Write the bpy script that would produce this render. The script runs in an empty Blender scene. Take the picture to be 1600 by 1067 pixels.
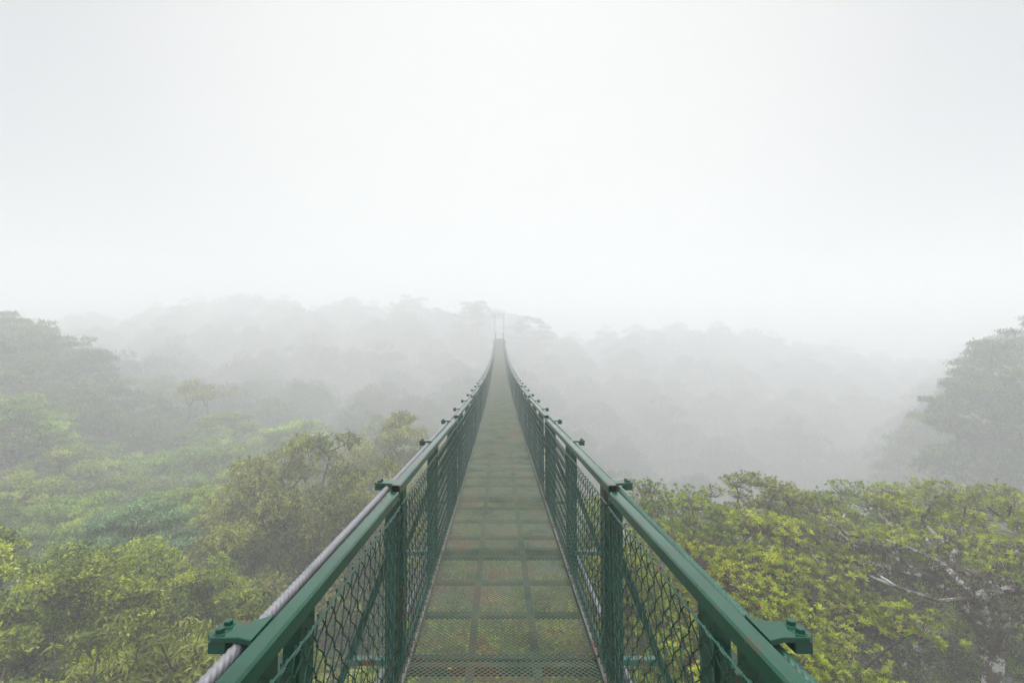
import bpy, math, numpy as np
from mathutils import Vector, Matrix
R_ = math.radians
rng = np.random.default_rng(11)
scene = bpy.context.scene
C = scene.collection

# ------------------------------------------------------------------ camera numbers
F = 765.0                      # focal length in photo pixels (1600 wide)
HX, HY = 780.0, 515.0          # where the bridge direction meets the horizon
CAMX = -0.026
def at(px, py, d):             # photo pixel at depth d -> world point
    return np.array([CAMX + (px-HX)/F*d, d, -(py-HY)/F*d])
def far_f(y):                  # past 22 m the valley stretches away: distance and size grow together
    y=np.maximum(np.asarray(y,float),.01); return np.where(y>22,(22+(y-22)*1.6)/y,1.0)
def topx(p):
    return HX+(p[0]-CAMX)/p[1]*F, HY-p[2]/p[1]*F

# ------------------------------------------------------------------ object helpers
def tag(o, label=None, cat=None, group=None, kind=None):
    if label: o['label'] = label
    if cat: o['category'] = cat
    if group: o['group'] = group
    if kind: o['kind'] = kind
    return o
def empty(name, loc=(0,0,0)):
    o = bpy.data.objects.new(name, None); C.objects.link(o); o.location = loc
    o.empty_display_size = .3
    return o
class MB:
    """collects vertices and faces, builds ONE mesh"""
    def __init__(s): s.v=[]; s.f=[]; s.n=0; s.t=[]
    def add(s, V, faces, mat=0, smooth=False, tint=None):
        V=np.asarray(V,float).reshape(-1,3)
        if not isinstance(faces,list): faces=[faces]
        for fa in faces:
            fa=np.asarray(fa,int)
            if fa.size: s.f.append((fa+s.n, mat, smooth))
        s.v.append(V); s.n+=len(V)
        s.t.append(np.full(len(V),.5) if tint is None else np.asarray(tint,float))
    def mesh(s, name, mats):
        V=np.concatenate(s.v); me=bpy.data.meshes.new(name)
        tot=[];idx=[];mi=[];sm=[]
        for fa,m,k in s.f:
            idx.append(fa.ravel()); tot.append(np.full(len(fa),fa.shape[1])); mi.append(np.full(len(fa),m)); sm.append(np.full(len(fa),k))
        idx=np.concatenate(idx);tot=np.concatenate(tot);mi=np.concatenate(mi);sm=np.concatenate(sm)
        me.vertices.add(len(V)); me.vertices.foreach_set('co',V.ravel())
        me.loops.add(len(idx)); me.loops.foreach_set('vertex_index',idx.astype(np.int32))
        me.polygons.add(len(tot))
        me.polygons.foreach_set('loop_start',(np.cumsum(tot)-tot).astype(np.int32))
        me.polygons.foreach_set('material_index',mi.astype(np.int32))
        me.polygons.foreach_set('use_smooth',sm.astype(bool))
        a=me.attributes.new('tint','FLOAT','POINT'); a.data.foreach_set('value',np.concatenate(s.t).astype(np.float32))
        if not isinstance(mats,(list,tuple)): mats=[mats]
        for m in mats: me.materials.append(m)
        me.update(calc_edges=True); me.validate()
        return me
    def build(s, name, mats, parent=None, loc=(0,0,0)):
        return put(name, s.mesh(name,mats), parent, loc)
def put(name, me, parent=None, loc=(0,0,0), rot=None):
    o=bpy.data.objects.new(name,me); C.objects.link(o); o.location=loc
    if rot is not None: o.rotation_euler=rot
    if parent is not None: o.parent=parent
    return o
CUBE_F=np.array([[0,1,3,2],[4,6,7,5],[0,4,5,1],[2,3,7,6],[0,2,6,4],[1,5,7,3]])
def box(mb, x0,x1,y0,y1,z0,z1, bev=0.0, mat=0):
    """box with chamfered edges (bev)"""
    if bev<=0:
        V=[(x,y,z) for x in (x0,x1) for y in (y0,y1) for z in (z0,z1)]
        mb.add(V,CUBE_F,mat); return
    b=bev; lo=np.array([x0,y0,z0]); hi=np.array([x1,y1,z1])
    V=[];key={}
    for sx in (0,1):
        for sy in (0,1):
            for sz in (0,1):
                for ax in range(3):
                    p=[(hi if s else lo)[i] + (0 if i==ax else (-b if s else b)) for i,s in enumerate((sx,sy,sz))]
                    # vertex lies on face 'ax'
                    key[(sx,sy,sz,ax)]=len(V); V.append(p)
    q=[];t=[]
    for ax in range(3):
        o1,o2=[i for i in range(3) if i!=ax]
        for s in (0,1):
            c=[]
            for (u,v) in ((0,0),(1,0),(1,1),(0,1)):
                k=[0,0,0]; k[ax]=s;k[o1]=u;k[o2]=v; c.append(key[tuple(k)+(ax,)])
            q.append(c)
    for ax in range(3):
        o1,o2=[i for i in range(3) if i!=ax]
        for u in (0,1):
            for v in (0,1):
                k0=[0,0,0];k1=[0,0,0];k0[ax]=0;k1[ax]=1
                for k in (k0,k1): k[o1]=u;k[o2]=v
                q.append([key[tuple(k0)+(o1,)],key[tuple(k1)+(o1,)],key[tuple(k1)+(o2,)],key[tuple(k0)+(o2,)]])
    for sx in (0,1):
        for sy in (0,1):
            for sz in (0,1): t.append([key[(sx,sy,sz,a)] for a in range(3)])
    mb.add(V,[np.array(q),np.array(t)],mat)
def tubes(mb, P, Rr, k=5, mat=0, cap=False, tint=None):
    """P (N,n,3), Rr (N,n): N tubes of n points each"""
    P=np.asarray(P,float)
    if P.ndim==2: P=P[None]
    Rr=np.broadcast_to(np.asarray(Rr,float),P.shape[:2])
    N,n,_=P.shape
    T=np.gradient(P,axis=1); T/=np.linalg.norm(T,axis=2,keepdims=True)+1e-9
    m=T.mean(axis=1); ref=np.where(np.abs(m[:,2:3])>.7*np.linalg.norm(m,axis=1,keepdims=True),np.array([[1.,0,0]]),np.array([[0,0,1.]]))
    ref=np.broadcast_to(ref[:,None,:],T.shape)
    U=np.cross(T,ref);U/=np.linalg.norm(U,axis=2,keepdims=True)+1e-9
    W=np.cross(U,T)
    a=np.arange(k)*2*math.pi/k
    V=P[:,:,None,:]+Rr[:,:,None,None]*(np.cos(a)[None,None,:,None]*U[:,:,None,:]+np.sin(a)[None,None,:,None]*W[:,:,None,:])
    i=np.arange(N)[:,None,None]*n*k; j=np.arange(n-1)[None,:,None]*k; c=np.arange(k)[None,None,:]; c2=(c+1)%k
    Fq=np.stack([i+j+c+0*c2,i+j+c2,i+j+k+c2,i+j+k+c],-1).reshape(-1,4)
    fs=[Fq]
    if cap:
        b=np.arange(N)[:,None]*n*k; fs+=[b+np.arange(k)[None,::-1], b+(n-1)*k+np.arange(k)[None,:]]
    mb.add(V.reshape(-1,3),fs,mat,True,tint)
def beam(mb, p0,p1,w,h,up=(0,0,1),mat=0):
    p0=np.array(p0,float);p1=np.array(p1,float);d=p1-p0;d/=np.linalg.norm(d)
    s=np.cross(d,up);s/=np.linalg.norm(s);u=np.cross(s,d)
    V=[p+ s*a*w/2+u*b*h/2 for p in (p0,p1) for a in (-1,1) for b in (-1,1)]
    mb.add(V,CUBE_F,mat)

# ------------------------------------------------------------------ materials
def newmat(name):
    m=bpy.data.materials.new(name); m.use_nodes=True; nt=m.node_tree; nt.nodes.clear()
    out=nt.nodes.new('ShaderNodeOutputMaterial'); return m,nt,out
def N(nt,t,**kw):
    n=nt.nodes.new(t)
    for k,v in kw.items():
        if k in n.inputs: n.inputs[k].default_value=v
        else: setattr(n,k,v)
    return n
def ramp(nt,fac,stops,interp='LINEAR'):
    r=nt.nodes.new('ShaderNodeValToRGB'); e=r.color_ramp.elements; r.color_ramp.interpolation=interp
    while len(e)<len(stops): e.new(.5)
    for i,(p,c) in enumerate(stops):
        e[i].position=p; e[i].color=(*c,1) if len(c)==3 else c
    nt.links.new(fac,r.inputs[0]); return r.outputs[0]
def mixc(nt,fac,a,b,mode='MIX'):
    m=nt.nodes.new('ShaderNodeMix'); m.data_type='RGBA'; m.blend_type=mode
    for s,v in ((m.inputs[0],fac),(m.inputs[6],a),(m.inputs[7],b)):
        if hasattr(v,'links'): nt.links.new(v,s)
        elif isinstance(v,(int,float)): s.default_value=v
        else: s.default_value=(*v,1)
    return m.outputs[2]
def paint(name,col,rust=.0,rough=.32,rustcol=(.16,.055,.025),dirt=.25,scale=6,metal=0.0,spec=.5,bump=.15,coat=0.0):
    m,nt,out=newmat(name); L=nt.links.new
    tc=N(nt,'ShaderNodeTexCoord'); oi=N(nt,'ShaderNodeObjectInfo')
    mp=N(nt,'ShaderNodeVectorMath',operation='ADD'); L(tc.outputs['Object'],mp.inputs[0])
    sc=N(nt,'ShaderNodeVectorMath',operation='SCALE'); sc.inputs[0].default_value=(13,7,3); L(oi.outputs['Random'],sc.inputs['Scale']); L(sc.outputs[0],mp.inputs[1])
    n1=N(nt,'ShaderNodeTexNoise',Scale=scale,Detail=6.0,Roughness=.65); L(mp.outputs[0],n1.inputs['Vector'])
    n2=N(nt,'ShaderNodeTexNoise',Scale=scale*9,Detail=4.0,Roughness=.7); L(mp.outputs[0],n2.inputs['Vector'])
    dk=tuple(c*(1-dirt*1.6) for c in col); lt=tuple(min(1,c*(1+dirt)+.01*dirt) for c in col)
    c=ramp(nt,n1.outputs['Fac'],[(.3,dk),(.5,col),(.75,lt)])
    if rust>0:
        ad=N(nt,'ShaderNodeMath',operation='MULTIPLY_ADD'); L(n2.outputs['Fac'],ad.inputs[0]); ad.inputs[1].default_value=.35; L(n1.outputs['Fac'],ad.inputs[2])
        mk=ramp(nt,ad.outputs[0],[(.78-rust*.3,(0,0,0)),(.84-rust*.3,(1,1,1))])
        c=mixc(nt,mk,c,rustcol)
    bs=N(nt,'ShaderNodeBsdfPrincipled',Metallic=metal); L(c,bs.inputs['Base Color'])
    bs.inputs['Specular IOR Level'].default_value=spec; bs.inputs['Coat Weight'].default_value=coat; bs.inputs['Coat Roughness'].default_value=.16; bs.inputs['Coat IOR'].default_value=1.5
    rr=ramp(nt,n2.outputs['Fac'],[(.3,(rough*.75,)*3),(.8,(min(1,rough*1.5),)*3)]); L(rr,bs.inputs['Roughness'])
    bp=N(nt,'ShaderNodeBump',Strength=bump,Distance=.004); L(n2.outputs['Fac'],bp.inputs['Height']); L(bp.outputs[0],bs.inputs['Normal'])
    L(bs.outputs[0],out.inputs[0]); return m
GREEN=(.0,.058,.030)
M_green=paint('green_enamel',GREEN,rust=.02,rustcol=(.07,.028,.016),rough=.2,dirt=.3,scale=3,spec=.22,bump=.08,coat=.25)
M_wire=paint('green_wire',(.005,.062,.040),rust=.0,rough=.25,scale=5,spec=.4)
M_deck=paint('worn_deck_paint',(.12,.16,.085),rust=.22,rough=.3,rustcol=(.17,.135,.075),scale=3,spec=.5,coat=.5,dirt=.35)
M_frame=paint('deck_frame_paint',(.005,.042,.034),rust=.06,spec=.3,rough=.5,scale=4)
M_toe=paint('scuffed_edge_metal',(.33,.34,.30),rust=.35,rough=.5,rustcol=(.19,.12,.09),scale=5)
M_galv=paint('galvanised_strand',(.20,.20,.215),rust=.0,rough=.5,scale=8,dirt=.15,metal=.1)
M_rope=paint('green_painted_strand',(.015,.085,.055),rust=.0,rough=.4,scale=8,dirt=.25)
M_inner=paint('rusty_tube_inside',(.10,.03,.02),rust=.3,rough=.8,scale=20)
M_conc=paint('mossy_concrete',(.28,.28,.25),rust=.2,rough=.9,rustcol=(.07,.09,.04),scale=2)

def leafmat(name, dark, mid, light, transl=.35, rough=.45, hue=.02, accent=None, vr=.5):
    m,nt,out=newmat(name); L=nt.links.new
    at_=N(nt,'ShaderNodeAttribute',attribute_name='tint'); oi=N(nt,'ShaderNodeObjectInfo')
    stops=[(0,dark),(.5,mid),(.93,light)]
    if accent: stops+=[(.975,light),(.985,accent)]
    c=ramp(nt,at_.outputs['Fac'],stops)
    hs=N(nt,'ShaderNodeHueSaturation'); L(c,hs.inputs['Color'])
    a=N(nt,'ShaderNodeMath',operation='MULTIPLY_ADD'); L(oi.outputs['Random'],a.inputs[0]); a.inputs[1].default_value=-hue*2; a.inputs[2].default_value=.5+hue; L(a.outputs[0],hs.inputs['Hue'])
    b=N(nt,'ShaderNodeMath',operation='MULTIPLY_ADD'); 
    w=N(nt,'ShaderNodeTexWhiteNoise',noise_dimensions='1D'); L(oi.outputs['Random'],w.inputs['W']); L(w.outputs['Value'],b.inputs[0]); b.inputs[1].default_value=vr; b.inputs[2].default_value=1-vr/2; L(b.outputs[0],hs.inputs['Value'])
    bs=N(nt,'ShaderNodeBsdfPrincipled',Roughness=rough); bs.inputs['Specular IOR Level'].default_value=.2; L(hs.outputs[0],bs.inputs['Base Color'])
    tr=N(nt,'ShaderNodeBsdfTranslucent'); 
    tc=mixc(nt,1.0,hs.outputs[0],(1.25,1.3,.55),'MULTIPLY'); L(tc,tr.inputs[0])
    mx=N(nt,'ShaderNodeMixShader'); mx.inputs[0].default_value=transl; L(bs.outputs[0],mx.inputs[1]); L(tr.outputs[0],mx.inputs[2]); L(mx.outputs[0],out.inputs[0]); return m
ML_ros=leafmat('rosette_leaf',(.05,.075,.006),(.235,.285,.014),(.52,.56,.045),.30,hue=.006,vr=.25,accent=(.42,.20,.03))
ML_palm=leafmat('palmate_leaf',(.04,.07,.012),(.17,.20,.03),(.42,.42,.09),.35,hue=.01)
ML_dense=leafmat('small_leaf',(.025,.05,.006),(.16,.225,.016),(.46,.52,.05),.24,hue=.01)
ML_umb=leafmat('layer_leaf',(.03,.075,.008),(.19,.31,.020),(.46,.58,.07),.24,hue=.008)
ML_droop=leafmat('drooping_leaf',(.06,.07,.012),(.21,.23,.04),(.46,.47,.11),.3,hue=.012)
ML_blue=leafmat('dark_leaf',(.015,.03,.015),(.045,.075,.03),(.11,.15,.05),.22,hue=.02)
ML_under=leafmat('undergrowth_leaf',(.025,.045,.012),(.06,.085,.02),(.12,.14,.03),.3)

def barkmat(name,a,b,spots=None):
    m,nt,out=newmat(name); L=nt.links.new
    tc=N(nt,'ShaderNodeTexCoord'); n1=N(nt,'ShaderNodeTexNoise',Scale=5.0,Detail=8.0,Roughness=.7); L(tc.outputs['Object'],n1.inputs['Vector'])
    c=ramp(nt,n1.outputs['Fac'],[(.35,a),(.65,b)])
    if spots:
        n2=N(nt,'ShaderNodeTexNoise',Scale=3.2,Detail=5.0,Roughness=.75); L(tc.outputs['Object'],n2.inputs['Vector'])
        c=mixc(nt,ramp(nt,n2.outputs['Fac'],[(.50,(0,0,0)),(.55,(1,1,1))]),c,spots)
        n3=N(nt,'ShaderNodeTexNoise',Scale=1.4,Detail=5.0); L(tc.outputs['Object'],n3.inputs['Vector'])
        c=mixc(nt,ramp(nt,n3.outputs['Fac'],[(.54,(0,0,0)),(.62,(1,1,1))]),c,(.045,.05,.02))
    bs=N(nt,'ShaderNodeBsdfPrincipled',Roughness=.9); L(c,bs.inputs['Base Color'])
    bp=N(nt,'ShaderNodeBump',Strength=.6,Distance=.02); L(n1.outputs['Fac'],bp.inputs['Height']); L(bp.outputs[0],bs.inputs['Normal'])
    L(bs.outputs[0],out.inputs[0]); return m
M_bark=barkmat('brown_bark',(.05,.035,.028),(.15,.11,.085))
M_lich=barkmat('lichened_bark',(.045,.032,.026),(.13,.095,.075),(.50,.50,.46))
M_moss=barkmat('mossy_clump',(.03,.035,.012),(.09,.07,.03))

# ------------------------------------------------------------------ world, sun, camera
SUN_EL, SUN_AZ = 60.0, 4.0     # degrees; azimuth to the right of the bridge direction
sd=np.array([math.sin(R_(SUN_AZ))*math.cos(R_(SUN_EL)),math.cos(R_(SUN_AZ))*math.cos(R_(SUN_EL)),math.sin(R_(SUN_EL))])
w=bpy.data.worlds.new('World'); scene.world=w; w.use_nodes=True; nt=w.node_tree; nt.nodes.clear(); L=nt.links.new
wo=N(nt,'ShaderNodeOutputWorld'); bg=N(nt,'ShaderNodeBackground')
sky=N(nt,'ShaderNodeTexSky'); sky.sky_type='NISHITA'; sky.sun_disc=False
sky.sun_elevation=R_(SUN_EL); sky.sun_rotation=R_(SUN_AZ); sky.dust_density=6; sky.air_density=1.0
hs=N(nt,'ShaderNodeHueSaturation',Saturation=.12,Value=1.0); L(sky.outputs[0],hs.inputs['Color'])
tc=N(nt,'ShaderNodeTexCoord'); dp=N(nt,'ShaderNodeVectorMath',operation='DOT_PRODUCT'); L(tc.outputs['Generated'],dp.inputs[0])
GL=R_(24); dp.inputs[1].default_value=(math.sin(R_(1))*math.cos(GL),math.cos(R_(1))*math.cos(GL),math.sin(GL))
# overcast cloud sheet: brightest round the veiled sun
g=ramp(nt,dp.outputs['Value'],[(0.0,(5.4,5.7,6.1)),(.6,(4.8,5.0,5.4)),(.8,(6.9,7.05,7.3)),(.92,(9.1,9.15,9.05)),(1.0,(9.8,9.85,9.7))])
sx=N(nt,'ShaderNodeSeparateXYZ'); L(tc.outputs['Generated'],sx.inputs[0])
zen=ramp(nt,sx.outputs['Z'],[(0.0,(1,1,1)),(.58,(1.0,1.0,1.0)),(.75,(4,4,4)),(1.0,(6.5,6.5,6.5))])
g=mixc(nt,1.0,g,zen,'MULTIPLY')
mx=mixc(nt,.94,hs.outputs[0],g); L(mx,bg.inputs[0]); bg.inputs[1].default_value=.068
L(bg.outputs[0],wo.inputs[0])
sl=bpy.data.lights.new('sun','SUN'); sl.energy=1.5; sl.angle=R_(12); sl.color=(1,.96,.88)
so=bpy.data.objects.new('sun',sl); C.objects.link(so); so.rotation_euler=Vector(sd).to_track_quat('Z','Y').to_euler()
cd=bpy.data.cameras.new('camera'); cam=bpy.data.objects.new('camera',cd); C.objects.link(cam); scene.camera=cam
cd.sensor_width=36; cd.lens=F/1600*36; cd.clip_start=.05; cd.clip_end=1500
cam.location=(CAMX,0,0)
cam.rotation_euler=(R_(90),0,0); cd.shift_x=20/1600; cd.shift_y=-18.5/1600
scene.view_settings.view_transform='Standard'; scene.view_settings.look='None'; scene.view_settings.gamma=1
scene.view_settings.exposure=0.42
cy=scene.cycles; cy.volume_bounces=8; cy.max_bounces=10; cy.diffuse_bounces=3; cy.glossy_bounces=2; cy.transmission_bounces=4; cy.transparent_max_bounces=8
cy.use_denoising=True
try: cy.denoiser='OPENIMAGEDENOISE'; cy.denoising_input_passes='RGB_ALBEDO_NORMAL'; cy.denoising_prefilter='ACCURATE'
except Exception: pass
cy.use_fast_gi=False

# ------------------------------------------------------------------ haze
DENS=.0115
m,nt,out=newmat('haze_air'); pv=N(nt,'ShaderNodeVolumePrincipled'); pv.inputs['Color'].default_value=(.998,.999,1.0,1); pv.inputs['Density'].default_value=DENS; pv.inputs['Anisotropy'].default_value=.1
nt.links.new(pv.outputs[0],out.inputs['Volume'])
try: m.cycles.homogeneous_volume=True
except Exception: pass
mb=MB(); box(mb,-420,420,-25,450,-70,24); haze=mb.build('haze',m); tag(haze,'pale mist filling the whole valley','mist',kind='stuff')

# ------------------------------------------------------------------ canopy and ground height
CX=np.array([-400,-150,0,150,320,480,640,780,900,1100,1300,1420,1500,1600,1750,2000.])
CY=np.array([0,4,8,14,20,30,40,50,65,92,130,165,220.])
CZ=np.array([
[-7,-7,-7,-7,-7.5,-8,-8,-8,-8,-8,-8,-8,-8,-8,-8,-8],
[-7,-7,-7,-7,-7.5,-8,-8,-8,-8,-8,-8,-8,-8,-8,-8,-8],
[-5.5,-5.5,-5.8,-6.6,-7,-7.5,-7.5,-7.5,-7.5,-7.2,-7.2,-7.2,-7.2,-7.2,-7.2,-7.2],
[-6,-6,-6.4,-7,-7.5,-7.8,-8,-8,-8,-7.5,-7.5,-7.5,-7.5,-7.5,-7.5,-7.5],
[-6.3,-6.5,-6.9,-7.4,-7.8,-8,-8.2,-8.5,-10,-12,-13,-13,-13,-13,-13,-13],
[-2,-2.5,-3.8,-6.2,-8.2,-8.5,-8.7,-9.5,-12,-15,-17,-16,-10,-5,-3,-3],
[2.5,2,.6,-2.6,-7.0,-8,-8.7,-10,-13,-17,-19,-14,-7.5,-1.5,.5,1],
[3,2,.6,-2.3,-6.2,-7.5,-8.5,-10,-13,-17,-19,-12,-5,1,3,3],
[3,3,.5,-2.5,-5,-6.5,-7.5,-9,-12,-15,-16,-13,-7,0,2,2],
[2,2,0,0,0,-1,-2,-4,-6,-8,-10,-12,-8,-3,0,0],
[2,2,2,4,8.5,8,7.6,5.2,-1,1.7,-3,-8.5,-5,-1,0,0],
[0,0,0,1,2,2,1,0,-3,-2,-5,-8,-6,-3,0,0],
[0,0,0,1,2,2,1,0,-3,-2,-5,-8,-6,-3,0,0]])
def zc(x,y):
    x=np.asarray(x,float);y=np.asarray(y,float)
    X=HX+x/np.maximum(y,4)*F; X=np.clip(X,CX[0],CX[-1]-1e-3); yy=np.clip(y,0,199.9)
    i=np.clip(np.searchsorted(CX,X,side='right')-1,0,len(CX)-2); j=np.clip(np.searchsorted(CY,yy,side='right')-1,0,len(CY)-2)
    u=(X-CX[i])/(CX[i+1]-CX[i]); v=(yy-CY[j])/(CY[j+1]-CY[j])
    return (CZ[j,i]*(1-u)+CZ[j,i+1]*u)*(1-v)+(CZ[j+1,i]*(1-u)+CZ[j+1,i+1]*u)*v
BASE=8.0
mb=MB(); gx=np.linspace(-220,220,161); gy=np.concatenate([np.linspace(-20,110,100),np.linspace(114,250,30)])
GX,GY=np.meshgrid(gx,gy); GZ=zc(GX,GY)-BASE+.5*np.sin(GX*.7+1)*np.sin(GY*.6)
fl=np.clip(1-np.abs(GX)/4,0,1)*np.clip(1-np.abs(GY-80)/6,0,1); GZ=GZ*(1-fl)+fl*(-3.2)
nx=len(gx); ii=(np.arange(len(gy)-1)[:,None]*nx+np.arange(nx-1)[None,:]).ravel()
ff=far_f(GY); GX=GX*ff; GZ=GZ*ff; GY=GY*ff
mb.add(np.stack([GX,GY,GZ],-1),np.stack([ii,ii+1,ii+nx+1,ii+nx],-1),smooth=True)
m,nt,out=newmat('forest_floor'); tc=N(nt,'ShaderNodeTexCoord'); n1=N(nt,'ShaderNodeTexNoise',Scale=.9,Detail=9.0,Roughness=.75); nt.links.new(tc.outputs['Object'],n1.inputs['Vector'])
c=ramp(nt,n1.outputs['Fac'],[(.3,(.025,.03,.012)),(.5,(.05,.06,.02)),(.7,(.09,.065,.035))])
bs=N(nt,'ShaderNodeBsdfPrincipled',Roughness=.95); nt.links.new(c,bs.inputs['Base Color']); bp=N(nt,'ShaderNodeBump',Strength=1.0,Distance=.3); nt.links.new(n1.outputs['Fac'],bp.inputs['Height']); nt.links.new(bp.outputs[0],bs.inputs['Normal']); nt.links.new(bs.outputs[0],out.inputs[0])
tag(mb.build('ground',m),kind='structure')

# ------------------------------------------------------------------ foliage
def unit(a): return a/(np.linalg.norm(a,axis=-1,keepdims=True)+1e-9)
def leaves(mb,P,D,Nn,Ln,Wd,tint,fold=.18,droop=.15,simple=False,mat=0):
    """one pointed leaf per row: P base, D direction, Nn upper normal"""
    D=unit(D); S=unit(np.cross(D,Nn)); U=np.cross(S,D); n=len(P); Ln=np.broadcast_to(Ln,(n,))[:,None]; Wd=np.broadcast_to(Wd,(n,))[:,None]
    mid=P+D*Ln*.5
    l=mid-S*Wd*.5+U*Wd*fold; r=mid+S*Wd*.5+U*Wd*fold; t=P+D*Ln-U*Ln*droop
    if simple:
        V=np.stack([P,r,t,l],1); i=np.arange(n)[:,None]*4
        mb.add(V,i+np.array([[0,1,2,3]]),mat,False,np.repeat(tint,4)); return
    c=mid-U*Wd*fold*.3
    V=np.stack([P,l,c,r,t],1); i=np.arange(n)[:,None]*5
    mb.add(V,[ (i[:,None,:]+np.array([[0,2,1],[0,3,2],[1,2,4],[2,3,4]])[None]).reshape(-1,3)],mat,False,np.repeat(tint,5))
def rand_unit(r,n):
    v=r.normal(size=(n,3)); return unit(v)
def connect(fork,pads,r,droop=.0,seeds=None):
    """join every pad to the nearest point of the growing limb tree; returns paths and radii (pipe model)"""
    pos=[np.array(fork,float)]; par=[-1]; tips=[]
    for path in (seeds or []):
        prev=0
        for a,b in zip(path[:-1],path[1:]):
            m=max(1,int(np.linalg.norm(np.array(b)-a)/.3))
            for q in range(1,m+1):
                pos.append(np.array(a)+(np.array(b)-a)*q/m+r.normal(size=3)*.015); par.append(prev); prev=len(pos)-1
        tips.append(prev)
    order=np.argsort(np.linalg.norm(pads-fork,axis=1)); ends=[]
    for q in order:
        p=pads[q]; A=np.array(pos); d=np.linalg.norm(A-p,axis=1); dh=np.linalg.norm(A-pos[0],axis=1)
        k=int(np.argmin(d+.35*dh+ 2.0*np.maximum(0,A[:,2]-p[2]+.1)))
        a=pos[k]; ns=max(2,int(d[k]/.45)); 
        mid=(a+p)/2+np.array([0,0,-.12*d[k]])+r.normal(size=3)*d[k]*.09
        prev=k
        for s in range(1,ns+1):
            t=s/ns; x=(1-t)**2*a+2*t*(1-t)*mid+t*t*p
            if s<ns: x=x+r.normal(size=3)*.03*min(1.5,d[k])
            pos.append(x); par.append(prev); prev=len(pos)-1
        ends.append((q,prev))
    pos=np.array(pos); w=np.zeros(len(pos))
    for q,e in ends: w[e]+=1
    for e in tips: w[e]+=4
    for i in range(len(pos)-1,0,-1): w[par[i]]+=w[i]
    return pos,np.array(par),w
def limbs(mb,pos,par,w,r0,k=6,mat=0,p=.46):
    rad=r0*(w/w[0])**p
    i=np.arange(1,len(pos)); a=pos[par[i]]; b=pos[i]
    ra=np.minimum(rad[par[i]],rad[i]*1.35); rb=rad[i]
    d=b-a; a2=a-d*.04; b2=b+d*.05
    tubes(mb,np.stack([a2,(a+b)/2,b2],1),np.stack([ra,(ra+rb)/2,rb],1),k,mat)
    return rad
def make_pads(r,Rc,Hc,n,layers=0,p=2.0,zj=.25,hole=None):
    th=r.uniform(0,2*math.pi,n); rr=Rc*np.sqrt(r.uniform(0,1,n)); z=-Hc*(rr/Rc)**p
    rr=rr*(1+.12*np.sin(3*th+r.uniform(0,6)))
    low=r.uniform(0,1,n)**2.2*Hc*.9
    z=z-low+r.normal(size=n)*zj
    if layers: st=Hc/layers; z=np.round(z/st)*st+r.normal(size=n)*.08
    return np.stack([rr*np.cos(th),rr*np.sin(th),z],1)
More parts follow.
